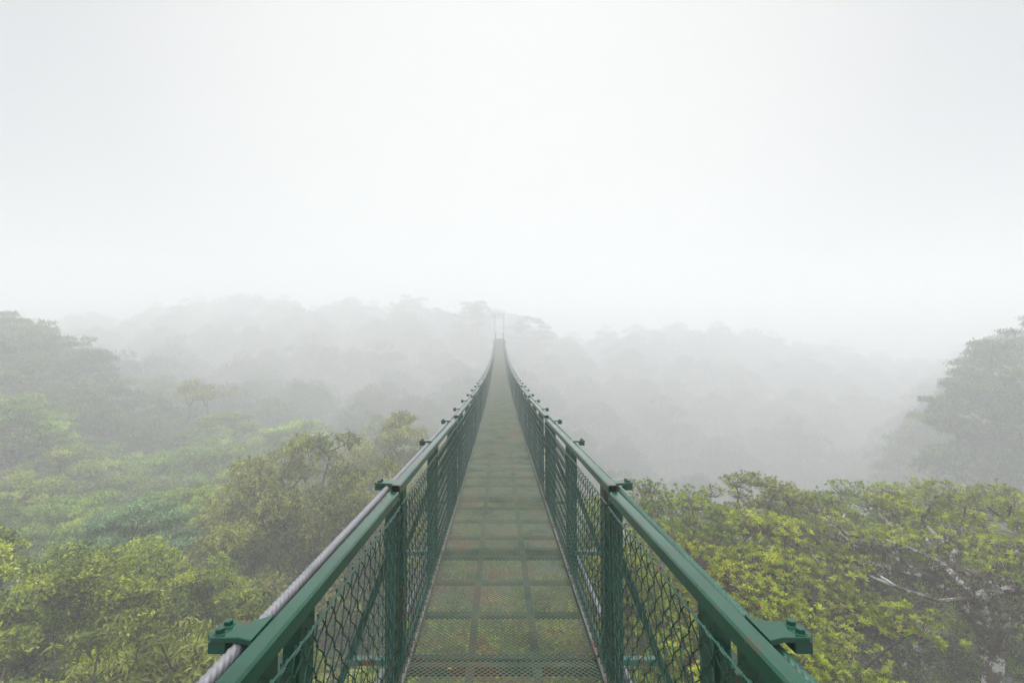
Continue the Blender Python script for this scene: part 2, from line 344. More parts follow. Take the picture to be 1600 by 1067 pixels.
def foliage(mb,tw,r,pads,ps,pz,nl,kind,Lf,clump=None):
    """leaf clusters over each pad. mb: crown mesh, tw: twig target mesh"""
    n=len(pads)
    for q in range(n):
        c=pads[q]; s=ps*r.uniform(.7,1.3); h=pz*r.uniform(.8,1.2); padt=r.normal()*.15-.04
        m_=max(4,int(nl*(s/ps)**2*r.uniform(.8,1.2)))
        u=rand_unit(r,m_); u[:,2]=np.abs(u[:,2])*1.0-.25*(r.uniform(size=m_)<.35); rad=r.uniform(.35,1,m_)**.45
        P=c+u*np.array([s,s,h])*rad[:,None]+r.normal(size=(m_,3))*.03
        out=unit(u*np.array([1,1,.6]))
        if kind=='rosette':
            k=10; az=r.uniform(0,2*math.pi,(m_,1))+np.arange(k)[None]*2.4+r.normal(size=(m_,k))*.15
            ax=unit(out*.55+np.array([0,0,1.])+r.normal(size=(m_,3))*.18)
            ref=unit(np.cross(ax,np.array([.3,1,.2]))); ref2=np.cross(ax,ref)
            el=np.linspace(.15,1.15,k)[None]+r.normal(size=(m_,k))*.12
            D=(np.cos(az)[...,None]*ref[:,None]+np.sin(az)[...,None]*ref2[:,None])*np.cos(el)[...,None]+np.sin(el)[...,None]*ax[:,None]
            Nn=ax[:,None]-D*(D*ax[:,None]).sum(-1,keepdims=True)+.05
            Pp=P[:,None]+D*.006
            ln=Lf*r.uniform(.7,1.15,(m_,k))*r.uniform(.6,1.3,(m_,1)); ti=np.clip(.5+padt+r.normal(size=(m_,1))*.18+.16*(el-.6)+r.normal(size=(m_,k))*.10,0,.97); ti[r.uniform(size=ti.shape)<.012]=1
            leaves(mb,Pp.reshape(-1,3),D.reshape(-1,3),Nn.reshape(-1,3),ln.ravel(),ln.ravel()*.40,ti.ravel(),fold=.16,droop=.12)
            # twigs
            a=c+(P-c)*np.array([.35,.35,0])-np.array([0,0,h*.55]); mid=(a+P)/2-np.array([0,0,.04])+r.normal(size=(m_,3))*.02
            tubes(tw,np.stack([np.broadcast_to(c-np.array([0,0,h*.6]),a.shape),a,mid,P],1),np.array([[.009,.007,.005,.003]]),3)
        elif kind=='palmate':
            k=8; az=np.arange(k)[None]*2*math.pi/k+r.uniform(0,6,(m_,1))+r.normal(size=(m_,k))*.1
            ax=unit(out*.8+np.array([0,0,1.])+r.normal(size=(m_,3))*.25)
            ref=unit(np.cross(ax,np.array([.3,1,.2]))); ref2=np.cross(ax,ref); el=-.35+r.normal(size=(m_,k))*.15
            D=(np.cos(az)[...,None]*ref[:,None]+np.sin(az)[...,None]*ref2[:,None])*np.cos(el)[...,None]+np.sin(el)[...,None]*ax[:,None]
            Nn=ax[:,None]+0*D; ln=Lf*r.uniform(.75,1.15,(m_,k)); ti=np.clip(.5+padt+r.normal(size=(m_,1))*.2+r.normal(size=(m_,k))*.12,0,.97)
            Pp=P[:,None]+D*.03
            leaves(mb,Pp.reshape(-1,3),D.reshape(-1,3),Nn.reshape(-1,3),ln.ravel(),ln.ravel()*.24,ti.ravel(),fold=.12,droop=.30)
            a=c-np.array([0,0,h*.9])+0*P; tubes(tw,np.stack([a,a*.4+P*.6-np.array([0,0,.05]),P],1),np.array([[.007,.004,.0025]]),3)
            # short stalks to leaflets
        else:
            k={'spray':6,'droop':7,'tuft':5}[kind]
            ax=unit(out+np.array([0,0,.7])+r.normal(size=(m_,3))*.3)
            D=unit(ax[:,None]*.35+rand_unit(r,m_*k).reshape(m_,k,3)*.9+(np.array([0,0,-.75]) if kind=='droop' else np.array([0,0,-.1])))
            Nn=unit(np.array([0,0,1.])+ax[:,None]*.5+r.normal(size=(m_,k,3))*.35)
            Pp=P[:,None]+r.normal(size=(m_,k,3))*Lf*.35
            ln=Lf*r.uniform(.65,1.25,(m_,k)); ti=np.clip(.47+padt+r.normal(size=(m_,1))*.2+r.normal(size=(m_,k))*.12,0,.97)
            leaves(mb,Pp.reshape(-1,3),D.reshape(-1,3),Nn.reshape(-1,3),ln.ravel(),ln.ravel()*(.36 if kind=='droop' else .46),ti.ravel(),simple=True,fold=.1,droop=.12)
            if kind=='droop' or r.uniform()<.5:
                g=max(3,m_//6); a=c-np.array([0,0,h*.8])+np.zeros((g,3)); tubes(tw,np.stack([a,(a+P[:g])/2+r.normal(size=(g,3))*.04,P[:g]],1),np.array([[.012,.008,.005]]),3)
def tree_meshes(name,seed,H,Rc,Hc,npads,ps,pz,nl,kind,Lf,ml,mbark=None,layers=0,p=2.0,trunk_r=.16,forkz=None,r0=None,zj=.25,pads=None,fork=None,trunk=None,moss=0,seeds=None):
    """origin at the trunk base, crown top at z=H"""
    r=np.random.default_rng(seed); mbark=mbark or M_bark
    cr=MB(); tk=MB()
    if pads is None:
        pads=make_pads(r,Rc,Hc,npads,layers,p,zj); pads[:,2]+=H-pz
    if fork is None: fork=np.array([r.normal()*.3,r.normal()*.3,(forkz if forkz else H-Hc-1.6)])
    pos,par,w=connect(fork,pads,r,seeds=seeds)
    limbs(tk,pos,par,w,r0 or trunk_r*.9)
    if trunk is None:
        t=np.linspace(0,1,9)[:,None]; trunk=np.array([0,0,-.6])*(1-t)+fork*t+np.sin(t*math.pi)*np.array([[r.normal()*.2,r.normal()*.2,0]])
    tt=np.linspace(0,1,len(trunk)); rr=trunk_r*(1.35-.4*tt); rr[0]*=1.35
    tubes(tk,trunk,rr[None],9)
    foliage(cr,tk,r,pads,ps,pz,nl,kind,Lf)
    if moss:
        # hanging moss and bromeliads on the limbs
        big=np.argsort(-w)[:int(len(w)*.35)]; sel=r.choice(big,moss)
        P=pos[sel]+r.normal(size=(moss,3))*.05; q=9
        D=unit(rand_unit(r,moss*q)+np.array([0,0,-.15])); PP=np.repeat(P,q,0)+r.normal(size=(moss*q,3))*.07
        leaves(tk,PP,D,unit(np.array([0,0,1.])+.4*rand_unit(r,moss*q)),r.uniform(.06,.16,moss*q),.022,np.full(moss*q,.5),simple=True,mat=1)
    return cr.mesh('crown',ml),tk.mesh('trunk',[mbark,M_moss]),H
def place_tree(lib,x,y,ztop,s,rot,label,group=None,name='tree',sz=None,cat='tree'):
    cr,tk,H=lib; sz=sz or s
    o=empty(name,(x,y,ztop-H*sz)); o.rotation_euler=(0,0,rot); o.scale=(s,s,sz)
    put('crown',cr,o); put('trunk',tk,o)
    tag(o,label,cat,group); return o

LIB={}
for i in range(3): LIB['dense',i]=tree_meshes('d',20+i,9,2.9,2.1,92,.50,.22,64,'spray',.12,ML_dense,p=2.2)
for i in range(3): LIB['umb',i]=tree_meshes('u',30+i,9,3.3,1.7,96,.52,.13,62,'spray',.13,ML_umb,layers=4,p=2.3,zj=.1)
for i in range(2): LIB['droop',i]=tree_meshes('w',40+i,9,3.3,2.6,64,.66,.36,42,'droop',.20,ML_droop,p=2.0,zj=.4)
for i in range(3): LIB['far',i]=tree_meshes('f',50+i,12,4.8,4.8,100,1.05,.85,56,'tuft',.25,ML_blue,p=2.0,trunk_r=.3,zj=.5)
for i in range(2): LIB['lacy',i]=tree_meshes('l',60+i,12,4.6,3.4,34,1.0,.35,36,'tuft',.30,ML_blue,p=1.6,trunk_r=.25,zj=.7)
ML_pale=leafmat('pale_leaf',(.05,.11,.05),(.17,.30,.14),(.42,.56,.32),.25,hue=.005,vr=.1)
LIB['pale',0]=tree_meshes('e',88,9,2.9,1.6,84,.5,.18,60,'spray',.13,ML_pale,p=2.0)
ML_slope=leafmat('slope_leaf',(.018,.04,.016),(.07,.115,.03),(.20,.26,.07),.24,hue=.02)
for i in range(3): LIB['slope',i]=tree_meshes('s',90+i,9,3.7,3.0,96,.62,.26,52,'spray',.17,ML_slope,layers=5,p=1.9,zj=.25,trunk_r=.22)
LIB['thin',0]=tree_meshes('t',70,9,1.5,.8,12,.5,.2,40,'spray',.17,ML_droop,trunk_r=.07,p=1.5,forkz=7.3)

# ---- hand-placed near trees, right of the bridge
ML_ros2=leafmat('green_rosette_leaf',(.04,.07,.008),(.20,.27,.018),(.46,.54,.05),.30,hue=.006,vr=.25)
def ros(seed,H,Rc,Hc,n,nl,Lf=.095,ml=None,**k): return tree_meshes('r',seed,H,Rc,Hc,n,.50,.20,nl,'rosette',Lf,ml or ML_ros,M_bark,p=1.8,trunk_r=.13,**k)
RA=ros(101,7.5,2.5,1.7,70,38,Lf=.08,moss=300); RB=ros(102,7.5,2.7,1.2,70,38,Lf=.08,moss=300,layers=3,ml=ML_ros2); RC=ros(103,7.5,2.1,1.4,58,46,Lf=.078)
def put_px(lib,px,py,d,s,rot,label,**k):
    f=float(far_f(d)); p=at(px,py,d*f); return place_tree(lib,p[0],p[1],p[2],s*f,rot,label,**k)
GR='yellow-green rosette-leaved trees beside the right handrail'
put_px(RA,1200,738,13.0,.92,.4,'domed yellow-green tree standing highest above the right-hand canopy, dark forked limbs showing',group=GR)
put_px(RB,1045,768,11.5,.95,1.7,'yellow-green tree crown just beyond the right handrail joint, misted at its top',group=GR)
put_px(RB,1370,764,13.5,1.05,3.1,'yellow-green tree between the domed tree and the right edge, flat misted top',group=GR)
put_px(RA,1545,757,12.5,1.1,4.4,'yellow-green tree at the right edge, behind the lichened limbs',group=GR)
put_px(RC,1225,850,8.6,1.05,2.0,'yellow-green tree below the domed tree, halfway down to the near right clamp',group=GR)
put_px(RC,1180,965,6.0,.85,5.0,'bright rosette-leaved tree beside the near right clamp, large leaves in front',group=GR)
put_px(RC,1030,880,7.2,.8,.9,'rosette-leaved tree seen through the right chain-link side',group=GR)
# the lichened tree: custom limbs reaching into the picture
r=np.random.default_rng(5)
pl=[]
for (px,py,d) in [(1250,835,11),(1290,800,11.5),(1330,815,10.5),(1380,790,11),(1430,800,11.5),(1480,780,11),(1530,800,10.5),(1580,790,10),(1620,810,9.5),(1350,850,9.8),
                  (1560,840,9.5),(1600,860,8.5),(1500,830,10.2),(1460,845,9.8),(1405,835,10.2),(1650,880,7.8),(1640,830,9),(1300,870,9.2),(1540,880,8.8),(1590,905,8.0),(1660,940,7.4)]:
    for _ in range(2): pl.append(at(px+r.normal()*18,py+r.normal()*12,d+r.normal()*.3))
basep=at(1575,1500,8.0); gz=float(zc(basep[0],8.0))-BASE
org=np.array([basep[0],8.0,gz]); forkp=at(1545,955,8.0)-org
LP=lambda *q:[at(*a)-org for a in q]
forkp=at(1556,1010,7.8)-org
seeds=[LP((1556,1010,7.8),(1536,985,8.0),(1506,940,8.6),(1487,925,8.9),(1450,902,9.5),(1424,887,9.9),(1390,862,10.3)),
       LP((1556,1010,7.8),(1552,975,7.9),(1520,935,8.1),(1506,915,8.3),(1484,892,8.8),(1457,861,9.4),(1440,835,9.8)),
       LP((1556,1010,7.8),(1566,985,7.6),(1600,960,7.5),(1650,930,7.4)),
       LP((1556,1010,7.8),(1570,960,8.6),(1540,905,9.4),(1487,884,9.9),(1424,891,10.4),(1337,906,10.6),(1300,917,10.6))]
RL=tree_meshes('r',109,8,3,2,0,.42,.17,30,'rosette',.078,ML_ros,M_lich,trunk_r=.125,r0=.13,pads=np.array(pl)-org,fork=forkp,moss=500,seeds=seeds,
   trunk=np.array([np.array([0,0,-.6]),np.array([.1,.05,1.5]),forkp*.5+np.array([-.1,0,.2]),at(1540,1150,7.8)-org,at(1550,1080,7.8)-org,forkp]))
o=empty('tree',org); put('crown',RL[0],o); put('trunk',RL[1],o); tag(o,'tree with white lichen patches on its dark leaning trunk and long bare limbs, lower right','tree',GR)

# ---- hand-placed near trees, left
PA=tree_meshes('p',120,6.5,1.5,1.1,24,.42,.24,10,'palmate',.20,ML_palm,p=1.7,trunk_r=.07,zj=.25,forkz=4.4)
PB=tree_meshes('p',121,6.5,1.5,1.3,24,.42,.26,9,'palmate',.19,ML_palm,p=1.6,trunk_r=.07,zj=.3,forkz=4.2)
GP='palmate-leaved trees at the bottom left'
put_px(PA,215,968,6.2,.95,.5,'palmate-leaved tree at the bottom left, drooping finger-like leaflets',group=GP)
put_px(PB,330,945,7.2,.8,2.5,'palmate-leaved tree nearest the left clamp, loose yellow-green top',group=GP)
put_px(PB,95,1030,6.6,.75,4.2,'palmate-leaved tree in the bottom left corner, mostly below the frame',group=GP)
put_px(PA,470,1010,5.6,.7,1.2,'palmate-leaved tree seen through the left chain-link side',group=GP)
GN='small-leaved trees close below the left handrail'
put_px(LIB['dense',0],10,845,9.5,.75,1.0,'light green small-leaved tree cut by the left edge, nearest on that side',group=GN)
put_px(LIB['dense',1],110,905,8.8,.72,2.0,'dark small-leaved tree behind the palmate trees, lower left',group=GN)
put_px(LIB['dense',2],190,865,11.5,.8,4.0,'small-leaved tree with a rounded dark top, one row behind the palmate trees',group=GN)
put_px(LIB['dense',0],300,905,11.0,.62,5.0,'low dark green tree between the palmate trees and the big brownish tree',group=GN)
GD='brownish loose-leaved trees left of the bridge'
put_px(LIB['droop',0],480,690,19.5,1.12,.3,'large brownish tree with drooping pale leaves, nearest the left handrail',group=GD)
put_px(LIB['droop',1],400,790,15.5,.85,1.9,'brownish-green tree with drooping leaves, lower front of the big brownish tree',group=GD)
put_px(LIB['droop',0],575,735,17.0,.8,2.6,'brownish tree half hidden behind the left handrail joint',group=GD)
put_px(LIB['droop',1],620,655,26,.9,2.6,'hazy brownish tree beside the left handrail, above its first joint',group=GD)
put_px(LIB['pale',0],205,785,15.5,.62,2.6,'pale blue-green tree in the middle of the left canopy',group=GN)
GT='thin emergent trees in the left mist'
put_px(LIB['thin',0],298,598,38,1.1,.3,'left one of two thin bare-trunked trees standing in the mist',group=GT)
put_px(LIB['thin',0],326,603,40,1.0,2.3,'right one of two thin bare-trunked trees standing in the mist',group=GT)
# ---- under the bridge
GU='trees below the bridge deck'
for k,(x,y,z,s,key) in enumerate([(-.3,3.2,-5.2,.8,RC),(.5,6.5,-5.6,.8,RA),(-.9,9.6,-6.0,.8,RB),(1.6,4.4,-4.6,.62,RC),(1.2,10.5,-5.6,.8,RA),(-1.6,5.6,-5.6,.6,RC)]):
    place_tree(key,x,y,z,s,k*1.3,['yellow-green tree seen through the nearest deck grating','yellow-green tree below the deck between first and second cross seams','yellow-green tree below the deck past the second cross seam','yellow-green tree below the right edge of the deck','yellow-green tree below right edge further along the deck','yellow-green tree below the left edge of the deck'][k],GU)

# ---- far distinctive trees
GF='misty trees along the far ridge'
put_px(LIB['far',0],385,455,128,1.75,.3,'tallest umbrella-shaped tree on the far ridge, left of the bridge',group=GF)
put_px(LIB['lacy',0],745,466,104,1.2,1.3,'lacy thin-crowned tree just left of the far bridge tower',group=GF)
put_px(LIB['lacy',1],828,492,100,.95,2.3,'small misty tree just right of the far bridge tower',group=GF)
put_px(LIB['lacy',1],640,460,126,1.3,4.3,'faint loose-crowned tree on the far ridge, second left of the tower',group=GF)
put_px(LIB['far',1],545,464,127,1.45,3.3,'faint rounded tree midway along the far left ridge',group=GF)
put_px(LIB['far',1],155,488,122,1.3,5.3,'very faint tree left of the umbrella-shaped one on the far ridge',group=GF)
GRT='grey-blue trees on the near slope at the right edge'
put_px(LIB['slope',0],1615,500,36,1.25,2.0,'tall dark misty tree cut by the right edge, the highest there',group=GRT)
put_px(LIB['slope',1],1545,588,34,.95,3.0,'misty layered tree reaching left from the tall right-edge tree',group=GRT)
put_px(LIB['slope',2],1600,575,32,1.15,1.0,'dark misty tree below the tall right-edge tree',group=GRT)
put_px(LIB['slope',0],1530,665,33,.95,4.0,'faint lower tree at the foot of the right-edge slope',group=GRT)
GLT='dark misty trees on the upper left slope'
put_px(LIB['slope',1],15,498,40,.95,2.0,'dark misty tree at the left edge, highest on that slope',group=GLT)
put_px(LIB['slope',2],85,516,43,1.0,1.0,'flat misty tree second from the left edge on the upper slope',group=GLT)

# ---- scattered canopy
def unf(y): return 1.0 if y<22 else y/(22+(y-22)/1.6)
near_pts=[(o.location.x/unf(o.location.y),o.location.y/unf(o.location.y)) for o in bpy.data.objects if o.type=='EMPTY' and o.name.startswith('tree')]
used=set(); ntree=0
ONES='zero one two three four five six seven eight nine ten eleven twelve thirteen fourteen fifteen sixteen seventeen eighteen nineteen'.split()
TENS='x x twenty thirty forty fifty sixty seventy eighty ninety'.split()
def word(n):
    n=max(0,min(99,int(n)))
    return ONES[n] if n<20 else TENS[n//10]+('-'+ONES[n%10] if n%10 else '')
def scatter():
    global ntree
    r=np.random.default_rng(77); pts=[]
    y=11.0
    while y<137:
        sp=4.5 if y<38 else (6.3 if y<62 else 10.5)
        xl=-(y*1.10+3); xr=y*1.12+3
        x=xl+r.uniform(0,sp)
        while x<xr:
            pts.append((x+r.normal()*sp*.16,y+r.normal()*sp*.18,sp)); x+=sp
        y+=sp*.85
    for (x,y,sp) in pts:
        px=HX+x/y*F
        if x>1 and y<7.5: continue
        if px>900 and 19<=y<40: continue       # hidden behind the right-hand trees
        if abs(x)<2.5 and y>70 and y<86: continue
        low=px>850 and y<19
        if not low and min((x-a)**2+(y-b)**2 for a,b in near_pts) < (2.4 if y<40 else 3.6)**2: continue
        z=float(zc(x,y))+r.normal()*.75
        if abs(x)<4.5 and y<80: z=min(z,-5.5)
        if y<8: continue
        far=y>=44 or (px<330 and y>=33)
        if low: k=('dense',int(r.integers(3))); s=r.uniform(.8,1.0); z=-7.0+r.normal()*.4
        elif far:
            k=('far',int(r.integers(3))) if r.uniform()<.97 else ('lacy',int(r.integers(2)))
            near_slope=y<50
            if near_slope: k=('slope',int(r.integers(3)))
            s=(sp/5.2 if near_slope else sp/7.6)*r.uniform(.85,1.15)*(1.05 if y<62 else 1.0)
        elif px<430 and 17<y:
            k=('umb',int(r.integers(3))) if r.uniform()<.75 else ('dense',int(r.integers(3))); s=r.uniform(.8,1.1)
        elif px<430: k=('dense',int(r.integers(3))) if r.uniform()<.7 else ('umb',int(r.integers(3))); s=r.uniform(.75,1.0)
        else:
            u=r.uniform(); k=('droop',int(r.integers(2))) if u<.45 else (('dense',int(r.integers(3))) if u<.8 else ('umb',int(r.integers(3)))); s=r.uniform(.85,1.1)
        X,Y=topx((x,y,z))
        if X+3.6*F/y<5 or X-3.6*F/y>1595: continue
        if y<44 and not far:
            kn={'umb':'flat-topped green tree','dense':'rounded small-leaved tree','droop':'brownish loose-leaved tree'}[k[0]]
            pxp=round(X/16); pyp=round(Y/10.67)
            if 0<=pxp<=100:
                lab=f'{kn}, crown top {word(pxp)} percent across and {word(pyp)} percent down the photo'
                while lab in used: pxp+=1; lab=f'{kn}, crown top {word(pxp)} percent across and {word(pyp)} percent down the photo'
            else:
                side='left' if pxp<0 else 'right'; lab=f'{kn} reaching in from beyond the {side} edge, {word(pyp)} percent down'
                while lab in used: pyp+=1; lab=f'{kn} reaching in from beyond the {side} edge, {word(pyp)} percent down'
            used.add(lab); grp='canopy trees left of the bridge' if x<0 else 'canopy trees right of the bridge'
        elif y<72:
            lab='misty forest tree on the '+('left' if x<0 else 'right')+' valley side, merging with its neighbours'; grp='misty trees on the '+('left' if x<0 else 'right')+' valley side'
        else:
            lab='barely visible tree of the far ridge '+('left' if x<0 else 'right')+' of the bridge end'; grp='faint trees of the far ridge, '+('left' if x<0 else 'right')
        f=float(far_f(y)); place_tree(LIB[k],x*f,y*f,z*f,s*f,r.uniform(0,6.28),lab,grp,sz=s*f*r.uniform(.9,1.1)); ntree+=1
scatter()
print('scattered',ntree)

# ---- undergrowth: leafy shrub layer on the valley floor, nobody could count it
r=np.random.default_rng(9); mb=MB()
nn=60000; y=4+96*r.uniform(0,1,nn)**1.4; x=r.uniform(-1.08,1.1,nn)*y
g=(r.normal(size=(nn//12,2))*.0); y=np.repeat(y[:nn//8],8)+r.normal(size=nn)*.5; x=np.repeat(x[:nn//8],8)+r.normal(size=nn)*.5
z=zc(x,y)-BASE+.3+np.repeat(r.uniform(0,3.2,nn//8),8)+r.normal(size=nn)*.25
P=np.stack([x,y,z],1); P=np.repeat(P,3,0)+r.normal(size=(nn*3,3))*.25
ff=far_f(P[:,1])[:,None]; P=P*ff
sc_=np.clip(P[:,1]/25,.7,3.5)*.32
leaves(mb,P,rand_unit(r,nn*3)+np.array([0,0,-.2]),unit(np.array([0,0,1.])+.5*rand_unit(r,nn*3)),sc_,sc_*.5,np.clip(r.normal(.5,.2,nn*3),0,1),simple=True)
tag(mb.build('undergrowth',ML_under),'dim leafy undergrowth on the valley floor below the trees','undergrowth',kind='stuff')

# ------------------------------------------------------------------ the bridge
RH=1.055                                # rail top above the deck
def zd(y): return -(.63+.083*y-.0011*y*y)-RH
def sl_(y): return .083-.0022*y         # how much it falls per metre
YEND=77.9
bridge=empty('suspension_bridge',(0,0,0))
tag(bridge,'long green steel footbridge with chain-link sides and expanded-metal deck running into the mist','footbridge')
def pt(x,h,y):
    s=sl_(y); n=1/math.sqrt(1+s*s); return np.array([x,y+h*s*n,zd(y)+h*n])
def place(me,name,y,parent=bridge,x=0,h=0,dz=0,length=None,mirror=False):
    """put a part with its local frame on the deck line at y, following the slope (or the chord over length)"""
    if length: a=math.atan2(zd(y+length)-zd(y),length)
    else: a=-math.atan(sl_(y))
    p=pt(x,h,y); o=put(name,me,parent,(p[0],p[1],p[2]+dz),(a,0,0))
    if mirror: o.scale=(-1,1,1)
    return o
PL=3.6; JY=2.46-PL; NP=int((YEND-JY)/PL)+1       # railing panels
XR=.57
# handrail tube (hollow, open ends)
def tube_profile(mb,xc,z0,z1,wd,y0,y1,b=.006,th=.005):
    def ring(e): 
        x0=xc-wd/2+e;x1=xc+wd/2-e;a=z0+e;c=z1-e;bb=max(b-e,.001)
        return [(x0+bb,a),(x1-bb,a),(x1,a+bb),(x1,c-bb),(x1-bb,c),(x0+bb,c),(x0,c-bb),(x0,a+bb)]
    V=[];
    for e in (0,th):
        for y in (y0,y1): V+=[(x,y,z) for x,z in ring(e)]
    q=[];qi=[];qe=[]
    for i in range(8):
        j=(i+1)%8
        q.append([i,j,8+j,8+i]); qi.append([16+j,16+i,24+i,24+j]); qe.append([i,16+i,16+j,j]); qe.append([8+i,8+j,24+j,24+i])
    n0=mb.n; mb.add(V,np.array(q),0); 
    mb.f.append((np.array(qi)+n0,1,False)); mb.f.append((np.array(qe)+n0,0,False))
mb=MB(); tube_profile(mb,0,RH-.05,RH,.05,.012,PL-.012); ME_rail=mb.mesh('handrail',[M_green,M_inner])
# end posts and bottom rail of a panel (angle section)
def angle(mb,x0,y0,z0,z1,sx,sy,a=.04,t=.005):
    box(mb,min(x0,x0+sx*a),max(x0,x0+sx*a),min(y0,y0+sy*t),max(y0,y0+sy*t),z0,z1)
    box(mb,min(x0,x0+sx*t),max(x0,x0+sx*t),min(y0+sy*t,y0+sy*a),max(y0+sy*t,y0+sy*a),z0,z1-.0005)
def mk(fn,name,mats):
    mb=MB(); fn(mb); return mb.mesh(name,mats)
ME_post=mk(lambda b:box(b,-.02,.02,-.018,.018,.0,RH-.052,.003),'post',[M_green])
ME_brail=mk(lambda b:box(b,-.018,.018,.04,PL-.04,.028,.062,.003),'bottom_rail',[M_green])
# chain-link mesh
def chain(b):
    h=.041; v=.084; n=int((PL-.06)/h); rr=np.random.default_rng(3)
    zt=RH-.075; zb=.07; nh=int((zt-zb)/(v/2)); v2=(zt-zb)/nh
    zi=np.arange(nh+1)
    seq_t=np.arange(0,nh*4+1)/4.0
    tri=lambda u: 2*np.abs((u/2)%1-.5)*2-1   # +1 at 0, -1 at 1
    Ps=[];
    for i in range(n+1):
        u=seq_t; a=tri(u+(i%2))
        sg=np.sign(a)*np.abs(a)**.85
        y=.03+i*h+ (h*.53)*sg*(.98) 
        if i%2: pass
        z=zb+u*v2
        x=.0035*np.cos(u*math.pi)*1.0+.006*np.sin(y*2.1)*np.sin(z*3)+.010*np.sin(z*2.9)*np.sin(y*.9+1)
        y=y+.006*np.sin(z*5+i*.4)
        Ps.append(np.stack([x,y,z],1))
    Ps=np.array(Ps); Ps[1::2,:,0]+=.003; Ps[:,:,1]=np.clip(Ps[:,:,1],.006,PL-.006); tubes(b,Ps,.0025,5)
ME_chain=mk(chain,'chain_link_mesh',[M_wire])
def lace(b):
    yy=np.linspace(.02,PL-.02,24); sag=.004*np.sin(yy*7)
    tubes(b,np.stack([0*yy,yy,RH-.078+sag],1),.0032,6)
    y=np.linspace(.02,PL-.02,900); ph=y/.041*2*math.pi*.5
    tubes(b,np.stack([.005*np.cos(ph),y,RH-.078+.0045*np.sin(ph)+.004*np.sin(y*7)],1),.0018,5)
ME_lace=mk(lace,'lacing_wire',[paint('painted_lacing',(.03,.11,.08),rust=.05,rough=.3,metal=.1,scale=9)])
for k in range(NP):
    y0=JY+k*PL; jit=np.random.default_rng(k)
    for s in (-1,1):
        xx=s*XR
        # each rail is set a little high at its near end, so its open end shows at the joint
        L_=PL; a=math.atan2(zd(y0+PL)-zd(y0)-.026,L_)
        p=pt(xx,0,y0); o=put('handrail',ME_rail,bridge,(p[0]-s*.002,p[1],p[2]+.020),(a,0,0))
        # rail is offset back by the normal of the chord
        o2=place(ME_post,'post',y0+.035,x=xx); place(ME_post,'post',y0+PL-.035,x=xx)
        place(ME_brail,'bottom_rail',y0,x=xx,length=PL)
        place(ME_chain,'chain_link_mesh',y0,x=xx-s*.030,length=PL,mirror=(s>0))
        place(ME_lace,'lacing_wire',y0,x=xx-s*.036,length=PL,mirror=(s>0))
# cables: 6 strand ropes
def cable(name,x,h,rad,mat,twist=1,lay=.15,ynear=9.0,label=None):
    b=MB(); ys=np.arange(-1.6,ynear,.006); yf=np.concatenate([np.arange(ynear,30,.25),np.arange(30,YEND+.3,.8)])
    k=30; a=np.arange(k)*2*math.pi/k
    for seg,tw in ((ys,True),(yf,False)):
        if not tw: seg=np.concatenate([[ynear-.006],seg])
        s=sl_(seg); n=1/np.sqrt(1+s*s)
        P=np.stack([0*seg+x,seg+h*s*n,zd(seg)+h*n],1)
        if tw: rr=rad*(1-.24*(1-np.abs(np.cos((a[None,:]-twist*2*math.pi*seg[:,None]/lay)*3))**.7))
        else: rr=np.full((len(seg),k),rad*.96)
        V=P[:,None,:]+rr[...,None]*np.stack([np.cos(a)[None,:]+0*rr,0*rr,np.sin(a)[None,:]+0*rr],-1)
        i=(np.arange(len(seg)-1)[:,None]*k); c=np.arange(k)[None]; c2=(c+1)%k
        b.add(V,np.stack([i+c,i+c2,i+k+c2,i+k+c],-1).reshape(-1,4),0,True)
    o=b.build(name,[mat],bridge)
    if label: o['label']=label
XC=.632
cable('suspension_cable',-XC,RH-.020,.0165,M_galv,1,label='bare grey twisted steel cable along the left handrail')
cable('suspension_cable',XC-.006,RH-.034,.0175,M_rope,-1,label='green-painted twisted cable along the right handrail')
cable('lower_cable',-.675,-.01,.020,M_galv,1,ynear=5,label='pale grey lower cable outside the left mesh')
cable('lower_cable',.675,-.01,.020,M_galv,-1,ynear=5,label='pale grey lower cable outside the right mesh')
# clamp plates over the cable
def clamp(b):
    # plan outline (x outwards from rail centre, y along)
    o=[(.022,-.050),(.060,-.036),(.120,-.036),(.135,-.022),(.135,.026),(.120,.038),(.060,.038),(.022,.070)]
    for z0,z1,kk in ((RH-.002,RH+.010,1.0),):
        n=len(o); oo=o if kk==1.0 else [(x if x>.06 else .027,y*.8) for x,y in o]
        e=.0015; inn=[(x*(1)+(.0 if x<.03 else -e if x>.1 else 0),y-(e if y>0 else -e)) for x,y in oo]
        V=[(x,y,z0) for x,y in oo]+[(x,y,z1-e) for x,y in oo]+[(x,y,z1) for x,y in inn]
        q=[[i,(i+1)%n,n+(i+1)%n,n+i] for i in range(n)]+[[n+i,n+(i+1)%n,2*n+(i+1)%n,2*n+i] for i in range(n)]
        b.add(V,[np.array(q),np.array([list(range(2*n,3*n))]),np.array([list(range(n))[::-1]])],0)
    box(b,.088,.130,-.031,.033,RH-.030,RH-.0025,.002)
ME_clamp=mk(clamp,'cable_clamp',[M_green])
def bolt(b):
    a=np.arange(6)*math.pi/3
    for r0,z0,z1,k in ((.0155,0,.0022,24),(.0115,.0022,.0115,6)):
        a=np.arange(k)*2*math.pi/k
        V=[(r0*math.cos(t),r0*math.sin(t),z0) for t in a]+[(r0*math.cos(t),r0*math.sin(t),z1-.0015) for t in a]+[(r0*.88*math.cos(t),r0*.88*math.sin(t),z1) for t in a]
        b.add(V,[np.array([[i,(i+1)%k,k+(i+1)%k,k+i] for i in range(k)]+[[k+i,k+(i+1)%k,2*k+(i+1)%k,2*k+i] for i in range(k)]),np.array([list(range(2*k,3*k))])],0)
ME_bolt=mk(bolt,'bolt',[M_green])
